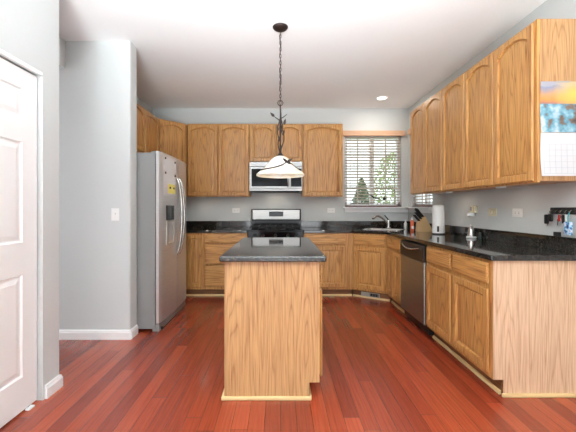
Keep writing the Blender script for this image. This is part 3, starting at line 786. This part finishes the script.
bm = BM()     # wrought vine lying on the glass, front side
def on_shade(ang, z_px):
    for (p0, r0_), (p1, r1_) in zip(prof, prof[1:]):
        if p0 <= z_px <= p1: r = r0_+(r1_-r0_)*(z_px-p0)/(p1-p0)
    r += 0.005; return (r*math.cos(ang), r*math.sin(ang), zz(z_px)+0.003)
pts = [on_shade(math.radians(a), p) for a, p in ((185, 170.5), (205, 171.2), (225, 171), (245, 170.3), (262, 169), (278, 167), (292, 164.5), (305, 163.2))]
tube(bm, pts, 0.005, 6)
tube(bm, [on_shade(math.radians(a), p) for a, p in ((305, 163.2), (318, 165.5), (332, 168.5), (345, 171))], 0.003, 6)
obj('shade_vine', bm, BRONZE, t, 60)
pl = Vector(on_shade(math.radians(300), 163.6))
for dx, dz in ((-0.03, 0.022), (0.034, 0.018), (-0.016, -0.02), (0.03, -0.016)):
    leaf(pl, pl+Vector((dx*1.25, -0.006, dz*1.25)), 0.013, (0.2, -1, 0.5))

t = thing('recessed_light', 'round recessed ceiling downlight above the sink corner', 'light', (1.427, 4.566, ZC))
bm = BM(); lathe(bm, [(0.09, 0), (0.09, -0.004), (0.072, -0.008), (0.066, -0.001)], (0, 0, 0), 28, cap=False); obj('trim_ring', bm, PLASTIC, t, 50)
bm = BM(); lathe(bm, [(0.067, -0.0012), (0.05, -0.002), (0.0, -0.0025)], (0, 0, 0), 28, cap=False); obj('lens', bm, LIGHTON, t, 50)
l = bpy.data.lights.new('downlight', 'AREA'); l.shape = 'DISK'; l.size = 0.12; l.energy = 5; l.color = (1, 0.93, 0.82)
lo = bpy.data.objects.new('downlight', l); C.objects.link(lo); lo.location = (1.427, 4.566, ZC-0.012)

# puck lights under the wall cabinets
pk = None
for lab, x, y in (('small puck light under the two-door back cabinet, nearer the refrigerator', -1.14, 4.83), ('small puck light under the two-door back cabinet, nearer the microwave', -0.64, 4.83),
                  ('small puck light under the wide single-door cabinet by the window', 0.66, 4.83), ('small puck light under the side cabinets, above the white appliance', 1.80, 3.46),
                  ('small puck light under the calendar cabinet on the side wall', 1.78, 2.62)):
    if pk is None:
        p = pk = thing('puck_light', lab, 'light')
        bm = BM(); lathe(bm, [(0.036, 0), (0.036, -0.012), (0.03, -0.015), (0.028, -0.011)], (0, 0, 0), 20, cap=False); obj('puck_ring', bm, PLASTIC, p, 50)
        bm = BM(); lathe(bm, [(0.029, -0.01), (0.02, -0.0125), (0, -0.0135)], (0, 0, 0), 20, cap=False); obj('puck_lens', bm, PUCK, p, 50)
    else: p = copy_tree(pk)
    p.location = (x, y, ZB+0.0115); tag(p, lab, 'light', 'puck lights under the cabinets')
    l = bpy.data.lights.new('puck_glow', 'AREA'); l.shape = 'DISK'; l.size = 0.05; l.energy = 0.25; l.color = (1, 0.86, 0.68)
    lo = bpy.data.objects.new('puck_glow', l); C.objects.link(lo); lo.location = (x, y, ZB-0.006)

# ------------------------------------------------------------------ outlets and switches
def plate(label, loc, rz, horiz=True, mat=PLASTIC, gang=1, kind='outlet', wd=None):
    t = thing('wall_outlet' if kind == 'outlet' else 'light_switch', label, kind, loc, rz)
    a, b = (0.116, 0.072) if horiz else (0.072, 0.116)
    bm = B(-a/2, a/2, -0.006, -0.0005, -b/2, b/2, bev=0.0025); obj('cover_plate', bm, mat, t)
    if kind == 'outlet':
        for s in (-1, 1):
            cx, cz = (s*0.021, 0) if horiz else (0, s*0.021)
            o = obj('receptacle', B(cx-0.0165, cx+0.0165, -0.008, -0.0055, cz-0.0165, cz+0.0165, bev=0.003), mat, t)
            bm = BM()
            for q in (-0.006, 0.006):
                if horiz: box(bm, cx-0.005, cx+0.005, -0.0088, -0.0075, cz+q-0.0014, cz+q+0.0014)
                else: box(bm, cx+q-0.0014, cx+q+0.0014, -0.0088, -0.0075, cz-0.005, cz+0.005)
            obj('slots', bm, IRON, o)
    else:
        obj('toggle', B(-0.006, 0.006, -0.018, -0.005, -0.004, 0.016, bev=0.002), mat, t)
    return t
plate('white wall outlet above the drawers, between refrigerator and range', (-0.696, YB, 1.18), 0)
plate('white wall outlet between the range and the window sill', (0.783, YB, 1.18), 0)
plate('black outlet set into the granite backsplash beside the range', (-0.85, YB-0.0215, 0.966), 0, mat=BLACKP)
plate('almond beige outlet plate on the side wall', (XR, 3.035, 1.177), -PI/2, mat=BEIGE)
plate('white outlet plate on the side wall, nearest the key rack', (XR, 2.714, 1.177), -PI/2)
plate('white light switch on the grey stub wall', (-1.535, 3.009, 1.158), 0, False, kind='switch')

# plug-in device
t = thing('plug_in_night_light', 'beige and white plug-in night light on the side wall', 'night light', (XR, 3.31, 1.185), -PI/2)
obj('housing', B(-0.035, 0.04, -0.035, -0.001, -0.02, 0.055, bev=0.006), BEIGE, t)
obj('sensor_window', B(-0.03, 0.0, -0.037, -0.034, 0.005, 0.045, bev=0.002), GREYM, t)
bm = BM(); lathe(bm, [(0.02, -0.058), (0.034, -0.05), (0.036, -0.03), (0.03, -0.018)], (0.0, -0.045, 0), 18); obj('lamp_cup', bm, PLASTIC, t, 50)
bm = BM(); lathe(bm, [(0.0, -0.012), (0.009, -0.008), (0.012, 0), (0.009, 0.008), (0, 0.012)], (-0.05, -0.02, -0.02), 12, cap=False); obj('dial_knob', bm, PLASTIC, t, 60)

# toe-kick register
c, s = math.cos(ad), math.sin(ad)
u0 = 0.10; px_, py_ = P1[0]+u0*c-0.049*s, P1[1]+u0*s+0.049*c
t = thing('floor_register', 'grey metal air register set in the toe kick under the sink', 'vent', (px_, py_, 0), ad)
obj('register_frame', B(0, 0.25, -0.006, 0.0005, 0.024, 0.082, bev=0.002), VENTM, t)
obj('register_opening', B(0.12, 0.235, -0.0075, -0.004, 0.034, 0.072), BLACKP, t)
bm = BM()
for k in range(5): box(bm, 0.13+0.023*k, 0.133+0.023*k, -0.009, -0.006, 0.034, 0.072)
obj('louvers', bm, VENTM, t)

# ------------------------------------------------------------------ things on the counter
t = thing('knife_block', 'pale wood knife block full of black handled knives by the side window', 'knife block', (1.765, 4.20, CT1))
bm = BM(); sec = [(0.0, 0.0), (0.185, 0.0), (0.178, 0.03), (0.085, 0.205), (0.01, 0.115)]
loft(bm, [[(x, y, z) for x, z in sec] for y in (-0.05, 0.05)], True, True)
bmesh.ops.bevel(bm, geom=bm.edges[:], offset=0.004, segments=2, affect='EDGES'); obj('wood_block', bm, MAPLE, t, 40)
kd = Vector((-0.075, 0, 0.09)).normalized()
a0, a1 = Vector((0.085, 0, 0.205)), Vector((0.01, 0, 0.115))
def handle(u, y, ln, r):
    bm = BM(); b_ = a0.lerp(a1, u)+Vector((0, y, 0))
    q = kd.to_track_quat('Z', 'Y').to_matrix().to_4x4()
    lathe(bm, [(r*0.8, -0.004), (r*0.8, 0.006), (r, 0.014), (r*0.92, ln*0.5), (r*1.1, ln*0.85), (r*0.7, ln)], (0, 0, 0), 10, sx=1, sy=0.7)
    bmesh.ops.transform(bm, verts=bm.verts[:], matrix=Matrix.Translation(b_) @ q)
    return bm
for i, (u, y, ln, r) in enumerate(((0.14, -0.025, 0.115, 0.011), (0.16, 0.005, 0.12, 0.012), (0.18, 0.034, 0.11, 0.011), (0.45, -0.025, 0.095, 0.010), (0.47, 0.01, 0.095, 0.010), (0.75, -0.025, 0.085, 0.009), (0.75, 0.0, 0.085, 0.009), (0.75, 0.027, 0.085, 0.009))):
    labs = ('front of the top row', 'middle of the top row', 'back of the top row', 'front of the second row', 'back of the second row', 'front of the bottom row', 'middle of the bottom row', 'back of the bottom row')
    o = obj('kitchen_knife', handle(u, y, ln*1.2, r*1.25), BLACKP, None, 50); o.location = (1.765, 4.20, CT1)
    tag(o, 'black handled knife in the wood block, ' + labs[i], 'knife', 'knives in the block')
t = thing('dish_soap_bottle', 'orange dish soap bottle with white cap beside the knife block', 'bottle', (1.728, 4.26, CT1))
bm = BM(); lathe(bm, [(0.02, 0), (0.024, 0.004), (0.0245, 0.05), (0.021, 0.075), (0.023, 0.105), (0.019, 0.135), (0.01, 0.147)], (0, 0, 0), 18, sy=0.75); obj('bottle_body', bm, ORANGE, t, 50)
bm = BM(); lathe(bm, [(0.012, 0.147), (0.013, 0.165), (0.008, 0.168), (0.006, 0.185), (0.0, 0.186)], (0, 0, 0), 14, cap=False); obj('cap', bm, PLASTIC, t, 50)
obj('paper_label', B(-0.016, 0.016, -0.0195, -0.0175, 0.03, 0.068), PAPER, t)
t = thing('hand_soap_bottle', 'small white soap bottle standing behind the sink corner', 'bottle', (1.853, 4.81, CT1))
bm = BM(); lathe(bm, [(0.02, 0), (0.023, 0.005), (0.023, 0.075), (0.014, 0.09), (0.01, 0.095)], (0, 0, 0), 18); obj('bottle_body', bm, PLASTIC, t, 50)
bm = BM(); lathe(bm, [(0.012, 0.095), (0.012, 0.108), (0.004, 0.11), (0.004, 0.125)], (0, 0, 0), 12); box(bm, -0.03, 0.006, -0.005, 0.005, 0.122, 0.13); obj('pump', bm, PLASTIC, t, 50)
t = thing('countertop_appliance', 'tall white countertop appliance with dark slot, beside the knife block', 'appliance', (1.835, 3.77, CT1))
bm = BM(); lathe(bm, [(0.07, 0.014), (0.071, 0.03), (0.069, 0.16), (0.064, 0.31), (0.058, 0.333), (0.045, 0.338)], (0, 0, 0), 32, sy=0.85); obj('housing', bm, PLASTIC, t, 50)
bm = BM(); lathe(bm, [(0.073, 0.0), (0.073, 0.014), (0.06, 0.0142)], (0, 0, 0), 32, sy=0.85); obj('base_ring', bm, BLACKP, t, 50)
bm = BM(); lathe(bm, [(0.046, 0.337), (0.046, 0.343), (0.03, 0.345)], (0, 0, 0), 24, sy=0.85); obj('lid', bm, VENTM, t, 50)
an = math.atan2(-3.77, -1.835)
bm = BM(); box(bm, -0.004, 0.004, -0.011, 0.011, 0.03, 0.095, bev=0.003)
bmesh.ops.transform(bm, verts=bm.verts[:], matrix=Matrix.Translation((0.069*math.cos(an), 0.0595*math.sin(an), 0)) @ Matrix.Rotation(an, 4, 'Z')); obj('slot', bm, BLACKP, t)
t = thing('counter_dispenser', 'small silver cone-shaped dispenser with white base under the night light', 'dispenser', (1.908, 3.245, CT1))
bm = BM(); lathe(bm, [(0.04, 0.0), (0.046, 0.006), (0.045, 0.016), (0.034, 0.024)], (0, 0, 0), 24); obj('base', bm, PLASTIC, t, 50)
bm = BM(); lathe(bm, [(0.037, 0.022), (0.034, 0.04), (0.026, 0.085), (0.018, 0.115), (0.008, 0.124)], (0, 0, 0), 24); obj('cone_body', bm, CHROME, t, 50)
bm = BM(); tube(bm, [(0, 0, 0.12), (0, 0, 0.132), (-0.012, -0.006, 0.138)], 0.0045, 8); obj('nozzle', bm, PLASTIC, t, 50)
t = thing('glass_jar', 'tiny dark green glass jar beside the silver dispenser', 'jar', (1.945, 3.16, CT1))
bm = BM(); lathe(bm, [(0.014, 0), (0.016, 0.004), (0.016, 0.045), (0.012, 0.052)], (0, 0, 0), 16); obj('jar_body', bm, GREENG, t, 50)
bm = BM(); lathe(bm, [(0.0135, 0.052), (0.0135, 0.064), (0.011, 0.066)], (0, 0, 0), 16); obj('lid', bm, BLACKP, t, 50)

# key rack and what hangs on it (local -y = out of the wall)
t = thing('key_rack', 'black wall-mounted key rack with hooks above the counter', 'key rack', (XR, 2.275, 1.197), -PI/2)
obj('back_board', B(-0.10, 0.10, -0.014, -0.0005, -0.024, 0.024, bev=0.003), BLACKP, t)
HX = (-0.075, -0.035, 0.005, 0.045, 0.08)
for x in HX:
    bm = BM(); tube(bm, [(x, -0.013, 0.005), (x, -0.026, 0.0), (x, -0.032, -0.012), (x, -0.038, -0.002)], 0.0028, 7); obj('hook', bm, CHROME, t, 60)
def hang(name, label, cat, x, dz=-0.012): return thing(name, label, cat, (XR-0.032, 2.275-x, 1.197+dz), -PI/2)
def ring(parent, r=0.011):
    bm = BM(); tube(bm, [(0.0, r*math.cos(2*PI*j/14), -r+r*math.sin(2*PI*j/14)) for j in range(14)], 0.0014, 6, closed=True); return obj('key_ring', bm, CHROME, parent, 60)
def key(parent, x0, z0, ang, mat=CHROME):
    bm = BM(); box(bm, -0.009, 0.009, -0.0012, 0.0012, -0.018, 0.0, bev=0.0005); box(bm, -0.003, 0.003, -0.0011, 0.0011, -0.046, -0.017)
    bmesh.ops.transform(bm, verts=bm.verts[:], matrix=Matrix.Translation((x0, -0.004, z0)) @ Matrix.Rotation(ang, 4, 'Y')); obj('key', bm, mat, parent)
k1 = hang('key_bunch', 'key bunch with black car fobs hanging from the rack', 'keys', HX[0])
ring(k1)
bm = BM(); box(bm, -0.044, -0.008, -0.014, 0.002, -0.085, -0.014, bev=0.008); obj('car_fob', bm, BLACKP, k1, 40)
bm = BM(); box(bm, -0.004, 0.032, -0.018, -0.002, -0.066, -0.010, bev=0.008); obj('car_fob', bm, BLACKP, k1, 40)
key(k1, -0.01, -0.055, 0.3)
k2 = hang('key_bunch', 'key bunch with red tag hanging from the rack', 'keys', HX[2])
ring(k2); obj('tag', B(-0.010, 0.008, -0.006, 0.0, -0.06, -0.016, bev=0.003), RED, k2); key(k2, 0.014, -0.02, -0.25); key(k2, -0.006, -0.045, 0.2)
k3 = hang('key_bunch', 'key bunch with black and white tags hanging from the rack', 'keys', HX[3])
ring(k3); obj('tag', B(-0.016, 0.002, -0.008, -0.001, -0.075, -0.014, bev=0.003), BLACKP, k3); obj('tag', B(0.006, 0.02, -0.006, 0.0, -0.06, -0.014, bev=0.003), PLASTIC, k3)
pouch = bpy.data.materials.new('printed_pouch'); pouch.use_nodes = True
nt = pouch.node_tree; n = nt.nodes.new('ShaderNodeTexNoise'); n.inputs['Scale'].default_value = 38; tc = nt.nodes.new('ShaderNodeTexCoord')
nt.links.new(tc.outputs['Object'], n.inputs['Vector'])
r = ramp(nt, [(0.36, lin(60, 70, 130)), (0.45, lin(120, 190, 232)), (0.56, lin(225, 236, 248)), (0.66, lin(150, 120, 170))]); nt.links.new(n.outputs['Fac'], r.inputs[0]); nt.links.new(r.outputs[0], nt.nodes['Principled BSDF'].inputs['Base Color'])
k4 = hang('hanging_pouch', 'light blue printed pouch hanging from the rack on teal cord', 'pouch', HX[4])
bm = BM(); tube(bm, [(0, 0, 0), (-0.006, -0.004, -0.03), (-0.004, -0.004, -0.062)], 0.003, 7); obj('cord', bm, TEAL, k4, 60)
bm = BM(); box(bm, -0.03, 0.026, -0.016, 0.004, -0.152, -0.062, bev=0.006); obj('pouch_body', bm, pouch, k4, 40)
o = tag(obj('small_box', B(-0.024, 0.024, -0.009, 0.009, 0, 0.03, bev=0.003), BLACKP), 'small black box on the backsplash ledge below the keys', 'box')
o.location = (XR-0.0125, 2.315, CT1+0.1022); o.rotation_euler = (0, 0, -PI/2)

# twig ornament hanging before the blind
t = thing('twig_ornament', 'dark twig with a ball end hanging before the sink window blind', 'ornament', (1.46, YB-0.06, WZ0))
bm = BM(); tube(bm, [(-0.09, 0, 0.185), (-0.05, 0.0, 0.165), (-0.02, 0, 0.14), (0.03, 0, 0.132), (0.075, 0, 0.12)], [0.005, 0.011, 0.012, 0.009, 0.004], 8); obj('twig', bm, IRON, t, 60)
bm = BM(); bmesh.ops.create_icosphere(bm, subdivisions=3, radius=0.024, matrix=Matrix.Translation((0.135, 0, 0.127))); obj('ball', bm, IRON, t, 60)
bm = BM(); tube(bm, [(-0.03, 0, 0.145), (-0.03, 0, 1.10)], 0.0006, 4); tube(bm, [(0.135, 0, 0.14), (0.135, 0, 1.10)], 0.0006, 4); obj('threads', bm, SLAT, t)

# ------------------------------------------------------------------ calendar on the end panel of the side cabinets
def calendar_picture():
    m = bpy.data.materials.new('seascape_print'); m.use_nodes = True; nt = m.node_tree; L = nt.links.new
    b = nt.nodes['Principled BSDF']; b.inputs['Roughness'].default_value = 0.4
    tc = nt.nodes.new('ShaderNodeTexCoord'); sp = nt.nodes.new('ShaderNodeSeparateXYZ'); L(tc.outputs['Object'], sp.inputs[0])
    n = nt.nodes.new('ShaderNodeTexNoise'); n.inputs['Scale'].default_value = 16; n.inputs['Detail'].default_value = 5; L(tc.outputs['Object'], n.inputs['Vector'])
    mr = nt.nodes.new('ShaderNodeMapRange'); mr.inputs['From Min'].default_value = 0.283; mr.inputs['From Max'].default_value = 0.612; L(sp.outputs[2], mr.inputs[0])
    ad_ = nt.nodes.new('ShaderNodeMath'); ad_.operation = 'MULTIPLY_ADD'; ad_.inputs[1].default_value = 0.16; L(n.outputs['Fac'], ad_.inputs[0]); L(mr.outputs[0], ad_.inputs[2])
    sky = ramp(nt, [(0.58, lin(120, 160, 184)), (0.64, lin(184, 124, 110)), (0.72, lin(220, 150, 76)), (0.84, lin(206, 156, 112)), (0.97, lin(140, 148, 172)), (1.0, lin(170, 168, 178))]); L(ad_.outputs[0], sky.inputs[0])
    # sun glow
    vd = nt.nodes.new('ShaderNodeVectorMath'); vd.operation = 'DISTANCE'; vd.inputs[1].default_value = (0.215, 0, 0.535); L(tc.outputs['Object'], vd.inputs[0])
    gl = ramp(nt, [(0.0, (1, 1, 1, 1)), (0.14, (0, 0, 0, 1))]); L(vd.outputs['Value'], gl.inputs[0])
    mx = nt.nodes.new('ShaderNodeMix'); mx.data_type = 'RGBA'; mx.inputs[7].default_value = lin(240, 200, 96); L(gl.outputs[0], mx.inputs[0]); L(sky.outputs[0], mx.inputs[6])
    n2 = nt.nodes.new('ShaderNodeTexNoise'); n2.inputs['Scale'].default_value = 13; n2.inputs['Detail'].default_value = 6; L(tc.outputs['Object'], n2.inputs['Vector'])
    sea = ramp(nt, [(0.34, lin(82, 72, 70)), (0.46, lin(136, 114, 98)), (0.5, lin(98, 146, 166)), (0.58, lin(136, 184, 198)), (0.68, lin(206, 214, 216))]); 
    gx = nt.nodes.new('ShaderNodeMath'); gx.operation = 'MULTIPLY_ADD'; gx.inputs[1].default_value = -0.55; L(sp.outputs[0], gx.inputs[0])
    gz = nt.nodes.new('ShaderNodeMath'); gz.operation = 'MULTIPLY_ADD'; gz.inputs[1].default_value = -0.5; gz.inputs[2].default_value = 0.29; L(sp.outputs[2], gz.inputs[0]); L(gz.outputs[0], gx.inputs[2])
    g3 = nt.nodes.new('ShaderNodeMath'); g3.operation = 'ADD'; L(gx.outputs[0], g3.inputs[0]); L(n2.outputs['Fac'], g3.inputs[1]); L(g3.outputs[0], sea.inputs[0])
    st = nt.nodes.new('ShaderNodeMath'); st.operation = 'GREATER_THAN'; st.inputs[1].default_value = 0.56; L(mr.outputs[0], st.inputs[0])
    m2 = nt.nodes.new('ShaderNodeMix'); m2.data_type = 'RGBA'; L(st.outputs[0], m2.inputs[0]); L(sea.outputs[0], m2.inputs[6]); L(mx.outputs[2], m2.inputs[7])
    L(m2.outputs[2], b.inputs['Base Color'])
    return m
YE = 2.915-0.815
t = thing('wall_calendar', 'paper calendar with a seascape photo on the cabinet end panel', 'calendar', (1.684, YE, 1.424))
def page(z0, z1, curl):
    bm = BM(); n = 10; loops = []
    for i in range(n+1):
        z = z0+(z1-z0)*i/n; off = -0.003-curl*(1-i/n)**2
        xl = -0.006*math.sin(PI*i/n)
        loops.append([(xl, off, z), (0.29, off+0.001, z), (0.29, off+0.002, z), (xl, off+0.001, z)])
    loft(bm, loops, True, True); return bm
obj('photo_page', page(0.283, 0.612, 0.004), calendar_picture(), t)
g = obj('date_page', page(0.0, 0.281, 0.008), PAPER, t)
GRID = pm('grid_print', lin(184, 186, 192), 0.8)
bm = BM()
def pz(z): return -0.0045-0.008*(1-z/0.281)**2
for k in range(6):
    z = 0.015+0.038*k; box(bm, 0.015, 0.28, pz(z)-0.0003, pz(z), z, z+0.0012)
for k in range(8):
    x = 0.015+0.0377*k
    for j in range(5): z = 0.015+0.038*j; box(bm, x, x+0.0012, pz(z+0.019)-0.0003, pz(z+0.019), z, z+0.038)
obj('date_grid', bm, GRID, g)
bm = BM(); box(bm, 0.10, 0.19, -0.004, 0.0, 0.606, 0.616); obj('hanger_strip', bm, VENTM, t)
